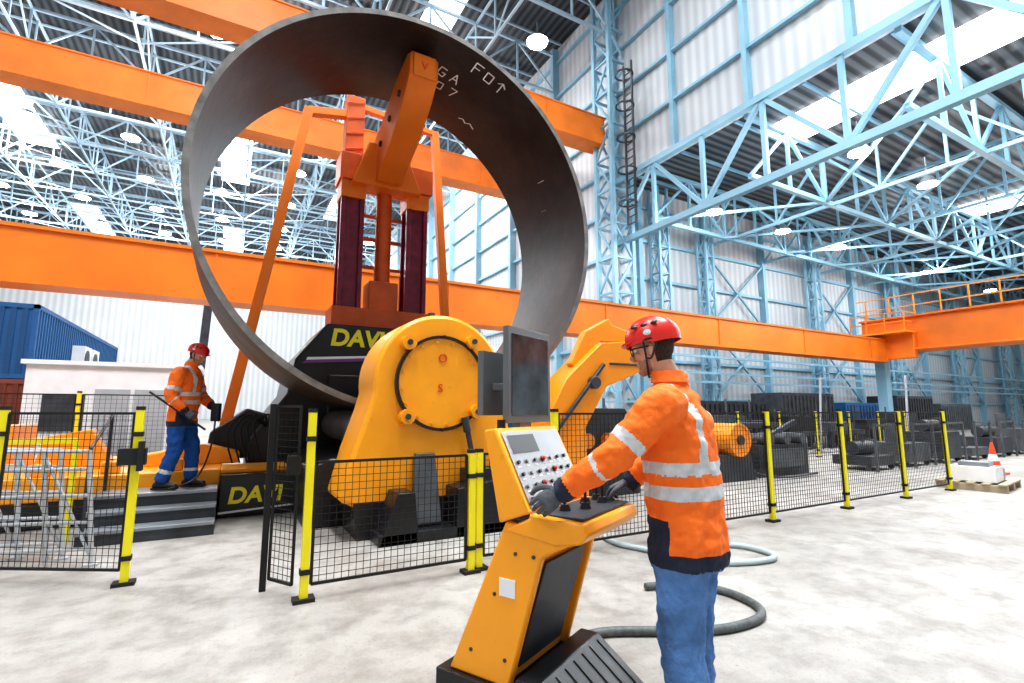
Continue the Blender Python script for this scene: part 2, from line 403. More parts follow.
b=MB(); b.cyl((cx,6.8,cz),(cx,9.7,cz),.29,n=40); b.cyl((1.65,6.8,1.22),(1.65,9.25,1.22),.245,n=40); b.cyl((3.15,6.8,1.22),(3.15,9.25,1.22),.245,n=40)
b.obj('rolls',[MGREY],g)
b=MB(); b.prismy([(.9,0),(.9,.75),(1.2,.85),(3.4,.85),(3.9,.7),(3.9,0)],6.86,9.25); b.obj('bed',[BLACK],g,bevel=.03)
HY=9.36
b=MB()
b.prismy([(.32,.0),(.32,1.0),(.85,1.75),(.95,2.35),(1.45,3.02),(3.5,3.02),(3.8,2.6),(4.0,.0)],HY,11.6)
b.prismy([(-.3,.66),(-.25,1.1),(.28,1.5),(.6,1.4),(.6,.66)],9.8,11.4)
b.box(1.5,3.4,HY-.06,HY,1.0,2.1)
b.obj('drive_hood',[BLACK],g,bevel=.03)
text('maker_lettering','DAVI',.42,(1.50,HY-.02,2.63),(math.pi/2,0,0),YTXT,g,.008,.15,.016)
b=MB(); b.prism([(1.12,HY-.02,2.34),(3.2,HY-.02,2.50),(3.2,HY-.02,2.53),(1.14,HY-.02,2.39)],(0,.02,0),0); b.prism([(1.05,HY-.02,2.28),(3.2,HY-.02,2.44),(3.2,HY-.02,2.50),(1.12,HY-.02,2.34)],(0,.02,0),1)
b.obj('hood_stripe',[WHITE,PURP],g,smooth=False)
b=MB(); b.prism([(2.0,5.94,.95),(2.25,5.94,.95),(2.30,5.80,.15),(1.94,5.80,.15)],(0,.06,0),1)
b.prismy([(1.35,.0),(1.30,.42),(3.4,.42),(3.4,.0)],5.99,6.8,0)
b.prismy([(1.5,0),(1.7,.55),(1.9,.55),(1.95,0)],5.6,6.0,0); b.prismy([(2.4,0),(2.42,.55),(2.9,.62),(3.3,0)],5.6,6.0,0); b.box(1.5,3.3,5.6,5.98,0,.12,0)
b.box(2.6,3.5,5.75,5.99,0,.75,0); b.obj('lower_front',[BLACK,MGREY],g,bevel=.01)
b=MB(); b.bar((2.78,5.8,.5),(2.62,5.85,1.3),.05,mi=0); b.cyl((2.64,5.85,1.2),(2.6,5.85,1.38),.05,n=12); b.obj('hand_lever',[DARK],g)
b=MB(); b.box(-.04,1.05,8.1,8.16,.04,.58); b.prismy([(-.04,.0),(-.04,.58),(.85,.58),(.85,.0)],8.16,9.0)
b.obj('skirt',[BLACK],g,bevel=.01)
text('maker_lettering_low','DAVI',.30,(.06,8.09,.2),(math.pi/2,0,0),YTXT,g,.006,.15,.01)
b=MB(); b.prism([(-.04,8.09,.06),(1.05,8.09,.12),(1.05,8.09,.14),(-.04,8.09,.09)],(0,.02,0)); b.obj('skirt_stripe',[WHITE],g,smooth=False)
b=MB(); b.box(-4.5,-.04,8.32,11.6,.35,.64); b.box(-.04,.85,8.3,9.1,.58,.64); b.box(-4.5,-.04,8.5,11.4,0,.35,1)
b.box(-3.9,-2.6,9.6,10.6,.64,1.25); b.prismy([(-2.3,.64),(-2.2,1.1),(-1.7,1.2),(-1.4,.64)],9.3,9.6)
b.prismy([(-1.2,.64),(-1.1,.8),(-.3,.95),(.2,.8),(.2,.64)],9.2,9.7)
for k in range(6): b.box(-4.2+k*.7,-4.0+k*.7,8.4,8.5,.64,.8)
b.obj('deck',[YORANGE,DARK],g,bevel=.015)
YB=10.0; XA,XB=1.88,3.2; ZA,ZB=3.22,6.0
b=MB()
for x in (XA,XB):
    b.box(x-.16,x+.16,YB-.16,YB+.16,ZA,ZB,0)
    for sx in (-.18,.18):
        for sy in (-.18,.18): b.bar((x+sx,YB+sy,ZA),(x+sx,YB+sy,ZB),.09,mi=0)
    b.box(x-.24,x+.24,YB-.24,YB+.24,ZB-.35,ZB,1)
b.obj('guide_columns',[MAROON,DKORANGE],g,bevel=.01)
b=MB()
b.cyl((2.55,YB,ZA),(2.55,YB,ZB),.16,n=20); b.box(1.55,3.55,YB-.35,YB+.35,3.02,3.42); b.box(1.6,3.5,YB-.3,YB+.3,6.0,6.55)
b.box(2.25,2.82,YB-.28,YB+.28,3.42,4.0)
b.box(1.70,2.06,YB-.1,YB+.25,6.55,7.9)
for k in range(4): b.bar((1.70,YB-.12,6.7+k*.33),(2.06,YB-.12,6.8+k*.33),.025)
for z in (4.4,5.0,5.5): b.bar((1.88,YB+.25,z),(3.2,YB+.25,z),.07)
b.obj('support_frame',[REDOR],g,bevel=.02)
b=MB()
arm=[(10.2,6.1),(10.2,6.85),(9.0,7.12),(8.2,7.38),(7.6,7.46),(7.45,7.38),(7.45,7.04),(7.75,6.75),(8.4,6.35),(9.4,5.95)]
b.prism([(2.24,y,z) for y,z in arm],(.5,0,0),0)
b.box(2.29,2.69,7.40,7.46,6.98,7.38)
b.box(2.30,2.66,7.6,8.1,7.36,7.545)
b.prism([(1.8,9.55,5.9),(3.2,9.55,5.9),(2.85,9.55,6.8),(2.1,9.55,6.8)],(0,.4,0))
for (yy,zz) in ((8.0,6.95),(8.6,6.8),(9.2,6.6)): b.cyl((2.20,yy,zz),(2.78,yy,zz),.06,n=14,mi=1)
b.obj('support_arm',[DKORANGE,DARK],g,bevel=.02)
text('letter_v','V',.2,(2.42,7.395,7.10),(math.pi/2,0,0),REDT,g,.004)
b=MB()
b.bar((1.0,YB+.1,7.45),(-.13,YB+.1,.64),.18,.18); b.bar((3.65,YB+.1,7.7),(4.05,YB+.1,2.6),.16,.16)
b.bar((1.0,YB+.1,7.4),(1.8,YB,7.5),.16,.16); b.bar((3.65,YB+.1,7.65),(2.0,YB+.1,7.8),.12)
b.obj('braces',[DKORANGE],g,bevel=.01)
b=MB()
b.prismy([(4.0,0),(4.9,0),(4.85,1.2),(5.3,1.85),(6.35,2.22),(6.42,2.52),(5.9,2.62),(5.2,2.55),(4.5,1.95),(4.05,1.2)],6.3,6.85)
b.prismy([(4.7,2.2),(5.0,2.75),(5.5,3.0),(5.55,2.9),(6.2,2.75),(6.25,2.62),(5.3,2.6),(4.8,2.1)],6.45,6.6)
b.cyl((5.0,6.2,1.9),(5.0,7.0,1.9),.10,n=20,mi=1); b.cyl((6.1,6.25,2.5),(6.1,6.9,2.5),.15,n=20)
b.box(5.35,6.3,6.28,6.31,2.2,2.24,1); b.bar((4.3,6.25,1.2),(5.2,6.25,2.2),.06,mi=1)
b.prismy([(5.0,0),(5.0,1.0),(5.4,1.5),(6.2,1.5),(6.5,1.1),(6.5,0)],6.9,8.2,1)
for k in range(3): b.cyl((5.3+k*.45,6.8,.95),(5.3+k*.45,8.3,.95),.13,n=16,mi=0)
b.obj('side_support',[ORANGE,DARK],g,bevel=.02)
b=MB()
for k in range(5): b.limb([(.1+k*.1,9.0,.66),(.0+k*.09,8.95,1.1+k*.04),(.2+k*.1,9.0,1.4),(.55,9.3,1.2)],[.013]*4,n=8)
b.obj('hydraulic_hoses',[RUBBER],g)

g=group('access_steps'); b=MB()
b.box(-1.35,-.06,7.70,8.3,.42,.46); b.box(-1.35,-.06,7.42,7.70,.27,.31); b.box(-1.35,-.06,7.14,7.42,.12,.16)
b.box(-1.35,-.06,7.72,8.3,0,.42,1); b.box(-1.35,-.06,7.44,7.72,0,.27,1); b.box(-1.35,-.06,7.16,7.44,0,.12,1)
b.obj('treads',[GREY,DARK],g,bevel=.005)
b=MB(); x=-1.3
b.limb([(x,7.2,.14),(x,7.2,1.05),(x,8.2,1.4),(x,8.2,.46)],[.018]*4,n=8,sub=1)
b.obj('handrail',[DARK],g)

# ---------------------------------------------------------------- fences
def post(b,p,h,mi=1):
    b.box(p[0]-.03,p[0]+.03,p[1]-.03,p[1]+.03,.02,h,mi); b.box(p[0]-.08,p[0]+.08,p[1]-.06,p[1]+.06,0,.03,2); b.box(p[0]-.032,p[0]+.032,p[1]-.032,p[1]+.032,h-.02,h+.012,2)
    for z in (.2,h-.25): b.box(p[0]-.038,p[0]+.038,p[1]-.038,p[1]+.038,z,z+.04,2)
def panel(b,p,q,z0,z1,step=.055):
    p=V((p[0],p[1],0));q=V((q[0],q[1],0)); L=(q-p).length; t=(q-p)/L; p=p+t*.05;q=q-t*.05; L-=.1
    for z in (z0,z1): b.bar(p+V((0,0,z)),q+V((0,0,z)),.022,mi=0)
    for e in (p,q): b.bar(e+V((0,0,z0)),e+V((0,0,z1)),.022,mi=0)
    n=int(L/step)
    for k in range(1,n): e=p+t*(L*k/n); b.bar(e+V((0,0,z0)),e+V((0,0,z1)),.0045,mi=0)
    n=int((z1-z0)/(step))
    for k in range(1,n): z=z0+(z1-z0)*k/n; b.bar(p+V((0,0,z)),q+V((0,0,z)),.0045,mi=0)
def fence(name,pts,hs,ph=None):
    b=MB()
    for p,h in zip(pts,hs): post(b,p,h)
    for i in range(len(pts)-1):
        h=min(hs[i],hs[i+1]); panel(b,pts[i],pts[i+1],.12,h-.04)
    b.obj(name,[WIRE,YEL,RUBBER],smooth=False)
fence('mesh_safety_fence',[(.6,4.38),(2.02,4.38)],[1.47,1.09])
fence('mesh_safety_fence',[(2.12,4.42),(2.95,4.36),(4.65,4.35),(6.41,4.33),(8.22,4.33),(10.03,4.33),(11.7,4.33)],[1.09,1.47,1.47,1.47,1.47,1.47,1.47])
b=MB(); panel(b,(.55,4.46),(.35,4.80),.1,1.5); b.box(.31,.36,4.76,4.80,0,1.52,0); b.box(.44,.54,4.46,4.54,.95,1.1,0); b.obj('mesh_gate',[WIRE],smooth=False)
b=MB()
LPT=[(-.68,5.52),(-1.75,6.18),(-3.2,7.1)]
for p in LPT: post(b,p,1.49)
panel(b,LPT[0],LPT[1],.12,1.44); panel(b,LPT[1],LPT[2],.12,1.44)
b.box(-.80,-.60,5.42,5.52,1.0,1.14,2); b.box(-.66,-.62,5.4,5.5,.95,1.2,2)
b.obj('mesh_safety_fence',[WIRE,YEL,RUBBER],smooth=False)
b=MB()
pp=[(-5.6,11.9),(-4.0,11.9),(-2.4,11.9),(-.8,11.9)]
for p in pp: post(b,p,1.8)
for i in range(3): panel(b,pp[i],pp[i+1],.12,1.75,.08)
b.obj('mesh_safety_fence',[WIRE,YEL,RUBBER],smooth=False)
b=MB()
pp=[(6.8+k*1.9,9.3) for k in range(9)]
for p in pp: post(b,p,1.45)
for i in range(8): panel(b,pp[i],pp[i+1],.12,1.4,.09)
b.obj('mesh_safety_fence',[WIRE,YEL,RUBBER],smooth=False)
b=MB()
for (ox,oy) in ((-1.05,6.35),(-1.35,6.75),(-1.75,7.0)):
    t=V((-.75,.25,0)).normalized()
    P=lambda s,z:(ox+t.x*s+.0*z,oy+t.y*s,z)
    for s in (0,.38,.8): b.cyl(P(s+.0,.02),P(s+.12,1.08),.022,n=8)
    for z in (.15,.4,.65,.9,1.07): b.cyl(P(z*.11,z),P(.8+z*.11,z),.018,n=8)
    b.cyl(P(0,.05),P(.5,1.05),.015,n=8)
    for s in (0,.8): b.box(ox+t.x*s-.06,ox+t.x*s+.06,oy+t.y*s-.06,oy+t.y*s+.06,0,.02)
b.obj('guard_rail_frames',[LGREY])
b=MB(); b.bar((-1.5,7.55,1.12),(-2.9,7.75,1.12),.06); b.bar((-1.5,7.55,.0),(-1.5,7.55,1.12),.05); b.bar((-2.9,7.75,.0),(-2.9,7.75,1.12),.05)
b.obj('yellow_barrier',[YEL],smooth=False)

# ---------------------------------------------------------------- background objects
g=group('shipping_container')
def container(name,x0,x1,y0,y1,z0,z1,mat,g):
    b=MB(); b.box(x0+.06,x1-.06,y0+.06,y1-.06,z0+.08,z1-.06)
    for x in (x0,x1-.14):
        for y in (y0,y1-.14): b.box(x,x+.14,y,y+.14,z0,z1,1)
        for z in (z0,z1-.14): b.box(x,x+.14,y0,y1,z,z+.14,1)
    for y in (y0,y1-.14):
        for z in (z0,z1-.14): b.box(x0,x1,y,y+.14,z,z+.14,1)
    k=y0+.3
    while k<y1-.3: b.box(x1-.06,x1-.01,k,k+.13,z0+.14,z1-.14,0); k+=.28
    k=x0+.3
    while k<x1-.3: b.box(k,k+.13,y0+.01,y0+.06,z0+.14,z1-.14,0); k+=.28
    b.obj(name,[mat,M(name+'_frame',(.015,.10,.28) if mat==CONTB else (.25,.06,.03),.5)],g,smooth=False)
container('upper_container',-8.2,-5.55,21.3,34.5,2.45,4.85,CONTB,g); container('lower_container',-8.2,-5.55,21.3,34.5,0,2.43,CONTR,g)
b=MB(); 
for y in (25.6,27.0): b.box(-5.55,-5.15,y,y+1.1,3.0,4.0,0); b.cyl((-5.15,y+.4,3.5),(-5.13,y+.4,3.5),.36,n=20,mi=1)
b.obj('air_conditioning_units',[WHITE,DARK],g)
g=group('site_office_cabin'); b=MB()
b.box(-4.8,-.9,18,21,0,2.75,0); b.box(-4.9,-.8,17.9,21.1,2.7,2.82,0); b.box(-4.4,-3.5,17.96,18,.9,1.9,1)
for x in (-3.3,-2.4): b.box(x,x+.8,17.95,18,0,2.05,2)
b.box(-4.8,-.9,17.97,18,.0,.12,1)
b.obj('cabin',[WHITE,DARK,M('door_grey',(.4,.42,.44),.5)],g,smooth=False)
b=MB(); b.bar((-2.0,40,0),(-1.7,40,9),.5); b.obj('exhaust_duct',[DARK],smooth=False)
random.seed(5)
for r in range(2):
    b=MB(); y=11.0+r*1.45
    for k in range(7):
        x=9.5+k*2.7+r*.6; h=.5+.5*random.random()
        b.box(x,x+2.4,y,y+1.2,h,h+.16,0)
        for dx in (.1,2.1): b.box(x+dx,x+dx+.15,y+.1,y+.25,0,h,0); b.box(x+dx,x+dx+.15,y+.9,y+1.05,0,h,0)
        if random.random()<.6: b.box(x+.3,x+2.0,y+.2,y+1.0,h+.16,h+.16+.1+.5*random.random(),random.choice([1,0,2]))
        b.bar((x+.1,y+.6,h+.16),(x+.1,y+.6,h+1.0),.05,mi=1)
        for q in range(5): b.bar((x+.3+q*.45,y-.05,.05),(x+.3+q*.45,y-.05,h),.04,mi=1)
    b.obj('steel_plate_rack',[DARK,MGREY,BLACK],smooth=False)
g=group('welding_rotator'); b=MB()
x=9.3
b.cyl((x,6.9,.85),(x,7.7,.85),.34,n=32,mi=0); b.cyl((x,6.85,.85),(x,6.92,.85),.10,n=16,mi=1); b.ringc((x,6.88,.85),(0,1,0),.34,.30,.05,mi=0)
b.prismy([(x-.6,0),(x-.45,.55),(x+.45,.55),(x+.6,0)],7.0,7.7,1)
b.box(10.2,12.0,7.1,7.7,0,.7,1); b.box(10.4,11.7,7.0,7.1,.2,.6,2); b.bar((10.3,7.3,.7),(11.9,7.3,1.2),.1,mi=1)
for k in range(3): b.cyl((10.5+k*.6,7.0,.82),(10.5+k*.6,7.7,.82),.12,n=16,mi=2)
b.limb([(10.0,7.2,.2),(9.9,6.8,.1),(10.6,6.7,.05),(11.8,6.8,.05)],[.025]*4,n=8,mi=1)
b.box(8.6,13,7.75,8.0,0,.25,1); b.obj('rollers',[ORANGE,DARK,MGREY],g)
b=MB()
for k in range(7):
    x=13.5+k*1.9; z=.35+.25*(k%3)
    b.box(x+.05,x+1.25,6.5,7.4,.12,z,k%2)
    for q in (.1,1.2):
        b.bar((x+q,6.4,0),(x+q,6.4,1.15),.05,mi=1); b.cyl((x+q-.03,6.6,.06),(x+q+.03,6.6,.06),.06,n=12,mi=0)
    b.bar((x+.1,6.4,1.1),(x+1.2,6.4,1.1),.05,mi=1)
    if k%2: b.cyl((x+.3,7.0,z),(x+.3,7.0,z+.5),.13,n=16,mi=1); b.cyl((x+.8,7.0,z),(x+.8,7.0,z+.35),.16,.1,n=16,mi=0)
    else: b.cyl((x+.2,7.0,z+.17),(x+1.1,7.0,z+.17),.17,n=16,mi=0); b.ringc((x+.6,6.8,z+.17),(1,0,0),.24,.2,.04,n=20,mi=1)
b.obj('tool_carts',[DARK,MGREY],smooth=False)
b=MB()
for k in range(5): 
    x0,x1,h=19.5+k*6.2,24.5+k*6.2,1.9+.5*(k%2)
    b.box(x0,x1,16.4,18.2,0,h,k%3)
    q=x0+.2
    while q<x1-.2: b.box(q,q+.12,16.34,16.4,.15,h-.15,k%3); q+=.35
b.obj('storage_containers',[DARK,MGREY,M('cont_blue2',(.02,.12,.3),.5)],smooth=False)
b=MB()
for k in range(3): 
    x=5.2+k*1.3; h=1.5+.5*(k%2)
    b.box(x,x+.8,9.9,10.7,0,h,k%2); b.box(x+.08,x+.72,9.87,9.9,.15,h-.15,k%2); b.box(x+.62,x+.66,9.85,9.88,h*.5,h*.5+.15,2)
b.obj('hydraulic_cabinets',[M('cab_blue',(.02,.12,.32),.4),ORANGE,BLACK],bevel=.01)
b=MB()
for x,y in ((17.5,9.9),(19,8)): b.bar((x,y,0),(x+.3,y,2.6),.05)
b.obj('steel_poles',[LGREY],smooth=False)
g=group('loaded_pallet',(12.7,4.25,0),8); b=MB()
for k in range(5): b.box(-.7,.7,-.5+k*.22,-.38+k*.22,.12,.15)
for x in (-.65,-.05,.55): b.box(x,x+.1,-.5,.5,0,.12)
b.box(-.5,.1,-.35,.3,.15,.42,1); b.box(.15,.6,-.3,.25,.15,.34,2); b.box(-.4,0,-.25,.2,.42,.5,2)
b.obj('boards_and_boxes',[M('wood',(.42,.34,.24),.7),WHITE,GREY],g,bevel=.005)
g=group('traffic_cone',(15.6,4.9,0)); b=MB()
b.box(-.2,.2,-.2,.2,0,.04,0); b.cyl((0,0,.04),(0,0,.3),.15,.10,mi=0); b.cyl((0,0,.3),(0,0,.45),.10,.07,mi=1); b.cyl((0,0,.45),(0,0,.72),.07,.025,mi=0)
b.obj('cone',[M('cone_red',(.8,.08,.02),.5),WHITE],g)

def C(x,d,z): return V((.872*x+.489*d,-.489*x+.872*d,z))
b=MB()
path=[(.35,3.35),(.6,3.5),(1.0,3.52),(1.4,3.55),(1.72,3.72),(1.82,3.95),(1.7,4.25),(1.4,4.4),(1.1,4.35)]
b.limb([C(x,d,.03) for x,d in path],[.03]*len(path),n=12,sub=6)
b.obj('floor_cable_hose',[HOSE])
b=MB(); path=[(1.05,6.0),(1.15,5.7),(1.4,5.45),(1.75,5.1),(2.1,5.0),(2.5,5.1),(2.62,5.3),(2.45,5.6),(2.1,5.65)]
b.limb([C(x,d,.03) for x,d in path],[.028]*len(path),n=12,sub=6); b.obj('floor_air_hose',[LHOSE])

# ---------------------------------------------------------------- control console
g=group('control_console',(1.032,2.516,0),-63.3)
SCREEN=M('screen_glass',(.05,.07,.085),.10,var=.7,scale=5)
b=MB()
def pq(poly,q0,q1,mi=0): b.prism([(p,q0,z) for p,z in poly],(0,q1-q0,0),mi)
pq([(.02,.2),(.38,.2),(.56,.80),(.70,.87),(.70,.90),(.36,.94)],0,.045); pq([(.02,.2),(.38,.2),(.56,.80),(.70,.87),(.70,.90),(.36,.94)],.555,.60)
pq([(.05,.2),(.35,.2),(.53,.80),(.36,.92)],.045,.555)
b.obj('pedestal',[YORANGE],g,bevel=.012)
b=MB(); b.prism([(.365,.09,.26),(.365,.51,.26),(.525,.51,.76),(.525,.09,.76)],(.012,0,-.004)); b.obj('access_panel',[DARK],g,bevel=.004)
b=MB()
for (p,z) in ((.16,.32),(.36,.32),(.42,.80),(.52,.80),(.30,.60)): b.cyl((p,-.006,z),(p,.002,z),.009,n=8)
b.box(.33,.42,-.006,.0,.60,.68,1)
b.obj('side_bolts_and_label',[DARK,WHITE],g)
b=MB(); pq([(-.04,0),(-.04,.2),(.40,.2),(.44,.27),(.54,.27),(.84,.05),(.86,0)],-.03,.63)
for k in range(7): b.bar((.56,.03+k*.09,.255),(.84,.03+k*.09,.05),.012)
b.obj('base_plinth',[BLACK],g,bevel=.01)
b=MB()
pq([(.36,.90),(.50,.97),(.50,.99),(.78,.975),(.80,.93),(.76,.885),(.64,.865)],-.01,.61)
pq([(.33,.93),(.50,.99),(.305,1.38),(.235,1.37)],-.01,.61)
b.obj('desk',[YORANGE],g,bevel=.012)
b=MB()
f=V((-.195,0,.39)).normalized(); nn=V((.39,0,.195)).normalized()
o=V((.50,0,.99))
def fp(s,q,h): return o+f*s+V((0,q,0))+nn*h
b.add([fp(.02,.02,.006),fp(.02,.58,.006),fp(.41,.58,.006),fp(.41,.02,.006)],[(0,1,2,3)],0)
b.add([fp(.29,.05,.008),fp(.29,.30,.008),fp(.39,.30,.008),fp(.39,.05,.008)],[(0,1,2,3)],2)
for i in range(7):
    for j in range(4):
        s=.06+j*.062;q=.06+i*.078
        mi=[2,2,6,1,2,6,2][(i*3+j*2+i*j)%7]
        b.cyl(fp(s,q,.005),fp(s,q,.018 if mi!=1 else .028),.0095,n=12,mi=mi)
        if mi==1: b.cyl(fp(s,q,.006),fp(s,q,.012),.016,n=12,mi=2)
        b.add([fp(s-.026,q-.016,.008),fp(s-.026,q+.016,.008),fp(s-.019,q+.016,.008),fp(s-.019,q-.016,.008)],[(0,1,2,3)],5)
b.obj('instrument_panel',[M('brushed_panel',(.26,.27,.28),.35,.5),REDT,BLACK,M('green_button',(.03,.4,.08),.4),YTXT,WHITE,GREY],g)
b=MB(); b.box(.52,.76,.03,.57,.983,.991,0)
for (p,q) in ((.6,.16),(.66,.26),(.6,.38),(.66,.46),(.6,.52)):
    b.cyl((p,q,.99),(p,q,1.02),.03,.02,n=14,mi=1); b.cyl((p,q,1.02),(p,q,1.08),.007,n=8,mi=1); b.ell((p,q,1.095),(.017,.017,.022),1,12,8)
b.obj('joysticks',[DARK,BLACK],g)
b=MB()
b.box(.225,.262,.17,.62,1.40,1.93,0); b.box(.262,.266,.20,.59,1.44,1.89,1)
b.box(.17,.225,.25,.54,1.48,1.84,0); b.box(.20,.25,.30,.42,1.34,1.45,0); b.box(.06,.10,.16,.40,1.44,1.80,0); b.bar((.08,.26,1.6),(.2,.33,1.6),.04)
b.obj('monitor',[M('monitor_grey',(.14,.15,.16),.4),SCREEN],g,bevel=.006)
b=MB(); b.cyl((.28,.08,1.375),(.28,.08,1.42),.022,n=16); b.obj('stop_button',[BLACK],g)

# ---------------------------------------------------------------- people
SKIN=M('skin',(.62,.33,.22),.5,var=.08,scale=20)
HAIR=M('hair',(.045,.03,.02),.8,var=.4,scale=80,bump=.5,bscale=200)
BEARD=M('stubble',(.36,.20,.14),.8,var=.2,scale=80)
JKT=M('hi_vis_orange',(.96,.175,.012),.75,var=.10,scale=6,bump=.45,bscale=22)
NAVY=M('navy_fabric',(.018,.025,.05),.85,var=.2,bump=.3)
REFL=M('reflective_tape',(.60,.62,.64),.35,.1,var=.15,scale=20,bump=.3,bscale=25)
JEAN=M('denim',(.09,.20,.43),.85,var=.32,scale=9,bump=.5,bscale=40)
WORKB=M('work_blue',(.01,.085,.32),.85,var=.15,bump=.3)
GLOVE=M('grey_glove',(.10,.105,.12),.8,var=.3,scale=40,bump=.3)
HELM=M('helmet_red',(.70,.03,.02),.3,var=.05)
BOOT=M('boot_leather',(.02,.02,.02),.5,var=.2)
EYE=M('eye_white',(.8,.8,.8),.2,var=0); IRIS=M('iris',(.02,.015,.01),.1)
def remeshed(mb,name,mats,parent,vox,smooth,classify,disp=0):
    o=mb.obj(name+'_src',[mats[0]],None)
    r=o.modifiers.new('r','REMESH'); r.mode='VOXEL'; r.voxel_size=vox
    s=o.modifiers.new('s','SMOOTH'); s.factor=.5; s.iterations=smooth
    if disp:
        t=bpy.data.textures.new('wrinkle','CLOUDS'); t.noise_scale=.075; t.noise_depth=2
        d=o.modifiers.new('d','DISPLACE'); d.texture=t; d.strength=disp; d.mid_level=.5; d.texture_coords='LOCAL'
    bpy.context.view_layer.update()
    me=bpy.data.meshes.new_from_object(o.evaluated_get(bpy.context.evaluated_depsgraph_get()))
    bpy.data.objects.remove(o); me.name=name
    me.materials.clear()
    for m in mats: me.materials.append(m)
    for p in me.polygons:
        p.material_index=classify(p.center); p.use_smooth=True
    o=bpy.data.objects.new(name,me); S.collection.objects.link(o); o.parent=parent
    return o
def seg(p,a,b):
    d=b-a; t=max(0,min(1,(p-a).dot(d)/d.length_squared)); return (p-(a+d*t)).length,t
def orth(v,d):
    v=V(v); return (v-d*v.dot(d)).normalized()
def hand(mb,wrist,d,palm,thumb,curl,mi=0,sc=1.):
    w=V(wrist); d=V(d).normalized(); n=orth(palm,d); sd=d.cross(n)
    if sd.dot(V(thumb))<0: sd=-sd
    mb.loft([(w+d*(-.03),sd,n,.030*sc,.024*sc),(w,sd,n,.031*sc,.021*sc),(w+d*.04,sd,n,.041*sc,.019*sc),(w+d*.075,sd,n,.044*sc,.016*sc),(w+d*.092,sd,n,.042*sc,.013*sc)],16,mi,.4)
    L=[.076,.086,.080,.062]
    for i in range(4):
        p=w+d*(.086-.004*abs(i-1))+sd*(.0325-.0215*i)*sc; a=0; pts=[p-d*.02,p]; rr=[.0095,.0098]
        for k,fr in enumerate((.42,.32,.26)):
            a+=math.radians(curl[k]+i*2); dr=(d*math.cos(a)+n*math.sin(a)); p=p+dr*L[i]*fr*sc; pts.append(p); rr.append((.0096,.0088,.0075)[k])
        mb.limb(pts,[r*sc for r in rr],sd,10,3,mi,.8)
    p=w+d*.02+sd*.028*sc; pts=[p]; rr=[.014]
    for dr,l,r in (((d*.6+sd*.7+n*.25),.04,.0125),((d*.9+sd*.25+n*.45),.034,.011),((d*.8-sd*.1+n*.6),.028,.009)):
        p=p+dr.normalized()*l*sc; pts.append(p); rr.append(r)
    mb.limb(pts,[r*sc for r in rr],n,10,3,mi,.8)
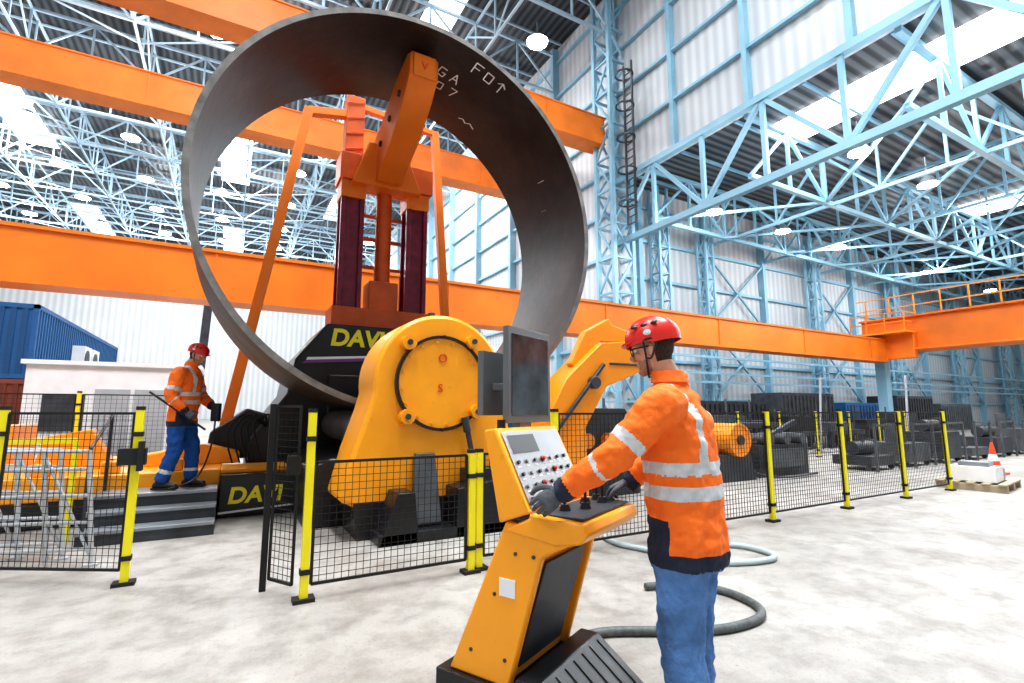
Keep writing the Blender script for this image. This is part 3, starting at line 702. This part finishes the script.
def person(name,loc,rz,arms,feet,head,lean,trous,vox,hipy=0.,glasses=False,hd=None,band=False,bulk=1.):
    g=group(name,loc,rz)
    b=MB(); X=V((1,0,0));Yv=V((0,1,0))
    def sy(z): return hipy+lean*max(0,z-.95)/.65
    T=[(.79,.194,.150),(.82,.202,.158),(.92,.196,.155),(1.04,.190,.150),(1.18,.202,.152),(1.32,.216,.156),(1.43,.216,.145),(1.50,.182,.12),(1.555,.118,.095),(1.60,.078,.08),(1.64,.074,.078)]
    b.loft([(V((0,sy(z),z)),X,Yv,rx*(bulk if z<1.5 else 1),ry*(bulk if z<1.5 else 1)) for z,rx,ry in T],28,0,.1)
    segs={}
    for sd in ('L','R'):
        sh,el,wr=[V(q) for q in arms[sd]]
        inn=V((sh.x*.55,sh.y,sh.z-.01))
        b.limb([inn,sh,(sh*.5+el*.5),el,(el*.5+wr*.5),wr],[r*bulk for r in (.085,.088,.078,.070,.062,.046)],(0,0,1),16,4,0,.3)
        segs['u'+sd]=(sh,el); segs['f'+sd]=(el,wr)
        hp,kn,an=[V(q) for q in feet[sd]]
        b.limb([hp+V((0,0,.06)),hp,(hp*.5+kn*.5),kn,(kn*.5+an*.5),an],[r*bulk for r in (.105,.112,.100,.088,.082,.076)],(1,0,0),16,4,0,.2)
        segs['t'+sd]=(hp,kn); segs['s'+sd]=(kn,an)
    sp=(V((0,sy(.85),.85)),V((0,sy(1.5),1.5)))
    def cls(p):
        best=None;bd=9
        for k,(a,c) in segs.items():
            d,t=seg(p,a,c); r={'u':.066,'f':.05,'t':.095,'s':.07}[k[0]]
            d/=r
            if d<bd: bd=d;best=(k,t)
        d,t=seg(p,*sp); d/=.155
        if p.z<.80 and best[0][0] in 'ts':
            if band and best[0][0]=='s' and .62<best[1]<.74: return 3
            return 1
        if (d<bd or best[0][0] in 'ts'):
            z=p.z
            if z<.862: return 2
            if z<1.0 and p.y-sy(z)>.02 and abs(p.x)>.07: return 2
            if 1.085<z<1.14 or 1.19<z<1.245: return 3
            if z>1.245 and .085<abs(p.x)<.135: return 3
            return 0
        k,t=best
        if k[0]=='u' and .62<t<.78: return 3
        if k[0]=='f' and .12<t<.28: return 3
        if k[0]=='f' and t>.80: return 2
        if k[0]=='u' and p.z>1.47 and .085<abs(p.x)<.135: return 3
        return 0
    remeshed(b,'clothed_body',[JKT,trous,NAVY,REFL],g,vox,3,cls,.036)
    b=MB(); c=V((0,sy(1.62)+.0,1.60)); 
    b.loft([(c,X,Yv,.088,.090),(c+V((0,.006,.03)),X,Yv,.078,.083),(c+V((0,.012,.055)),X,Yv,.072,.078)],24,0,.05); b.obj('collar',[JKT],g)
    b=MB(); hand(b,arms['L'][2],*hd['L']); hand(b,arms['R'][2],*hd['R']); b.obj('gloved_hands',[GLOVE],g,ang=60)
    b=MB()
    for sd in ('L','R'):
        an=V(feet[sd][2]); z0=an.z-.10
        b.loft([(an+V((0,-.01,.03)),X,Yv,.052,.06),(V((an.x,an.y-.005,z0+.08)),X,Yv,.05,.065)],16,0,.2)
        F=[(-.085,.036,.035),(-.05,.042,.045),(.02,.043,.05),(.08,.048,.04),(.14,.05,.034),(.18,.036,.026)]
        b.loft([(V((an.x,an.y+y,z0+.012+h)),X,V((0,0,1)),w,h) for y,w,h in F],16,0,.4)
        b.box(an.x-.045,an.x+.045,an.y-.10,an.y+.19,z0,z0+.02)
    b.obj('safety_boots',[BOOT],g)
    h=bpy.data.objects.new('head',None); S.collection.objects.link(h); h.parent=g; h.location=head[0]; h.rotation_euler=head[1]
    b=MB()
    b.ell((0,-.005,.02),(.076,.097,.105)); b.ell((0,.028,-.055),(.058,.066,.066)); b.ell((0,.074,-.098),(.03,.024,.022))
    b.limb([(0,.088,.02),(0,.104,-.005),(0,.116,-.026)],[.009,.012,.0145]); b.ell((0,.108,-.032),(.019,.012,.01))
    b.limb([(-.05,.074,.034),(0,.095,.034),(.05,.074,.034)],[.01,.011,.01]); b.ell((.04,.07,-.02),(.022,.018,.02)); b.ell((-.04,.07,-.02),(.022,.018,.02))
    b.ell((0,.089,-.056),(.026,.012,.0055)); b.ell((0,.088,-.068),(.022,.012,.006))
    for s in (-1,1):
        b.ell((s*.079,-.004,-.008),(.009,.018,.032)); b.ell((s*.076,.004,-.025),(.008,.012,.016))
    b.limb([(0,-.01,-.03),(0,-.022,-.10),(0,-.04,-.19)],[(.058,.06),(.056,.058),(.062,.064)])
    def hc(p):
        if p.z>.05: return 1
        if p.y<-.012 and p.z>-.07 and abs(p.x)<.082 and not (abs(p.x)>.074 and p.y>-.03): return 1
        if (p.y>.02 and -.13<p.z<-.045 and abs(p.x)>.028) or (p.y>.03 and -.13<p.z<-.076): return 2
        return 0
    remeshed(b,'face_and_neck',[SKIN,HAIR,BEARD],h,.0045,3,hc)
    b=MB()
    for s in (-1,1): b.ell((s*.031,.080,.012),(.0125,.012,.011),0,14,10); b.ell((s*.031,.0905,.012),(.005,.003,.005),1,10,6)
    b.obj('eyes',[EYE,IRIS],h)
    if glasses:
        b=MB()
        for s in (-1,1):
            b.ringc((s*.033,.098,.010),(0,1,0),.026,.0225,.004,n=20); b.limb([(s*.058,.098,.014),(s*.078,.07,.014),(s*.083,-.01,.008)],[.004]*3,n=6)
        b.bar((-.008,.1,.012),(.008,.1,.012),.003); b.obj('glasses',[BLACK],h)
    b=MB(); nu=40;nv=14; vs=[]
    for j in range(nv+1):
        ph=(math.pi/2)*(j/nv)*1.12
        for k in range(nu):
            an=2*math.pi*k/nu; x=math.cos(an)*math.sin(ph); y=math.sin(an)*math.sin(ph); z=math.cos(ph)
            rg=1+.035*math.exp(-((abs(x)-.38)/.09)**2)*(z>.15)+.02*math.exp(-(x/.1)**2)
            zz=z*.112*rg; 
            if j==nv: zz-= .012*(y<0)
            vs.append((x*.108*rg,y*.134*rg-.006,zz+.052))
    fs=[(j*nu+k,(j+1)*nu+k,(j+1)*nu+(k+1)%nu,j*nu+(k+1)%nu) for j in range(nv) for k in range(nu)]
    b.add(vs,fs,0)
    b.prism([(.085*math.cos(a),.088+.06*math.sin(a),.044) for a in [math.pi*t/12 for t in range(13)]]+[(-.09,.07,.05),(.09,.07,.05)],(0,0,.008),0)
    b.ringc((0,-.006,.034),(0,0,1),.108,.098,.010,mi=1)
    for s in (-1,1):
        for yy in (-.05,0,.05): b.ell((s*.090,yy,.114),(.012,.018,.006),1,10,6,Matrix.Rotation(s*.95,3,'Y'))
        b.limb([(s*.095,.02,.04),(s*.083,.028,-.04),(s*.04,.045,-.115),(0,.055,-.128)],[.005]*4,n=6,mi=1)
        b.limb([(s*.095,-.05,.04),(s*.085,.0,-.045),(s*.083,.022,-.045)],[.005]*3,n=6,mi=1)
        b.ell((s*.110,-.01,.07),(.006,.02,.014),2,10,6)
    b.obj('helmet',[HELM,BLACK,WHITE],h)
    return g
J=person('machine_operator',(1.857,1.675,0),26.7,
    {'L':((-.225,.03,1.49),(-.345,.205,1.27),(-.378,.455,1.105)),'R':((.225,.06,1.49),(.27,.19,1.24),(.20,.36,1.09))},
    {'L':((-.10,.0,.88),(-.11,.02,.50),(-.12,-.03,.11)),'R':((.10,.0,.88),(.11,.03,.50),(.12,.03,.11))},
    ((0,.125,1.765),(math.radians(-12),0,math.radians(6))),.05,JEAN,.0085,glasses=True,
    hd={'L':((-.40,.62,-.55),(.43,.71,-.5),(.3,.1,1),(20,35,30),0,1.15),'R':((-.1,.8,-.35),(0,-.2,-1),(-1,0,0),(30,40,30),0,1.1)},bulk=1.07)
J2=person('steel_worker',(-.53,7.98,.46),-112,
    {'L':((-.215,.02,1.48),(-.30,.08,1.20),(-.16,.30,1.05)),'R':((.215,.02,1.48),(.29,-.02,1.19),(.24,.16,.98))},
    {'L':((-.10,.0,.88),(-.12,.10,.50),(-.13,.10,.11)),'R':((.10,.0,.88),(.12,.0,.50),(.13,-.12,.11))},
    ((0,.12,1.745),(math.radians(-22),0,math.radians(-8))),.06,WORKB,.013,
    hd={'L':((.5,.8,-.2),(.6,-.5,-.4),(0,0,1),(40,50,35)),'R':((.0,.8,-.5),(-.8,-.1,-.3),(0,.2,1),(40,55,40))},band=True,bulk=1.05)
b=MB(); b.box(-.12,-.04,.33,.43,.86,1.10); b.limb([(-.08,.38,.88),(.05,.40,.5),(.15,.3,.15),(.4,.1,.05)],[.012]*4,n=8); b.obj('pendant_controller',[BLACK],J2,bevel=.008)
b=MB(); b.cyl((.235,.40,.76),(.235,-.30,1.24),.014,n=10); b.obj('hand_rod',[BLACK],J2)

# ---------------------------------------------------------------- lights
def area(name,loc,sx,sy,p,col=(.96,.98,1)):
    l=bpy.data.lights.new(name,'AREA'); l.shape='RECTANGLE'; l.size=sx; l.size_y=sy; l.energy=p; l.color=col
    o=bpy.data.objects.new(name,l); S.collection.objects.link(o); o.location=loc; return o
area('skylight_light',(-1,2,26.0),2.6,12,7200); area('skylight_light',(-17,2,26.0),2.6,12,2800); area('skylight_light',(10,2,26),2,12,5600)
area('skylight_light',(-1,27,26),2.6,10,3400); area('skylight_light',(-1,54,26),2.6,12,4400); area('skylight_light',(-17,54,26),2.6,12,4400)
area('skylight_light',(21.5,2.5,14.0),2.3,21,1800); area('skylight_light',(40.5,2,14.0),3,20,2300)
for x in (20,31,42):
    for y in (3,9,15.5):
        l=bpy.data.lights.new('lamp_light','POINT'); l.energy=500; l.shadow_soft_size=.33
        o=bpy.data.objects.new('lamp_light',l); S.collection.objects.link(o); o.location=(x,y,10.6)
for x in (-20,-8,4,14):
    for y in (38,70):
        l=bpy.data.lights.new('lamp_light','POINT'); l.energy=3000; l.shadow_soft_size=.5
        o=bpy.data.objects.new('lamp_light',l); S.collection.objects.link(o); o.location=(x,y,21.7)
w=bpy.data.worlds.new('world'); S.world=w; w.use_nodes=True
bg=w.node_tree.nodes['Background']; bg.inputs[0].default_value=(.90,.96,1,1); bg.inputs[1].default_value=.50

cam=bpy.data.cameras.new('camera'); co=bpy.data.objects.new('camera',cam); S.collection.objects.link(co)
cam.lens=17.58; cam.sensor_width=36; cam.clip_end=400; cam.clip_start=.05
co.location=(0,0,1.47); co.rotation_euler=(math.radians(97.8),0,math.radians(-29.3)); S.camera=co
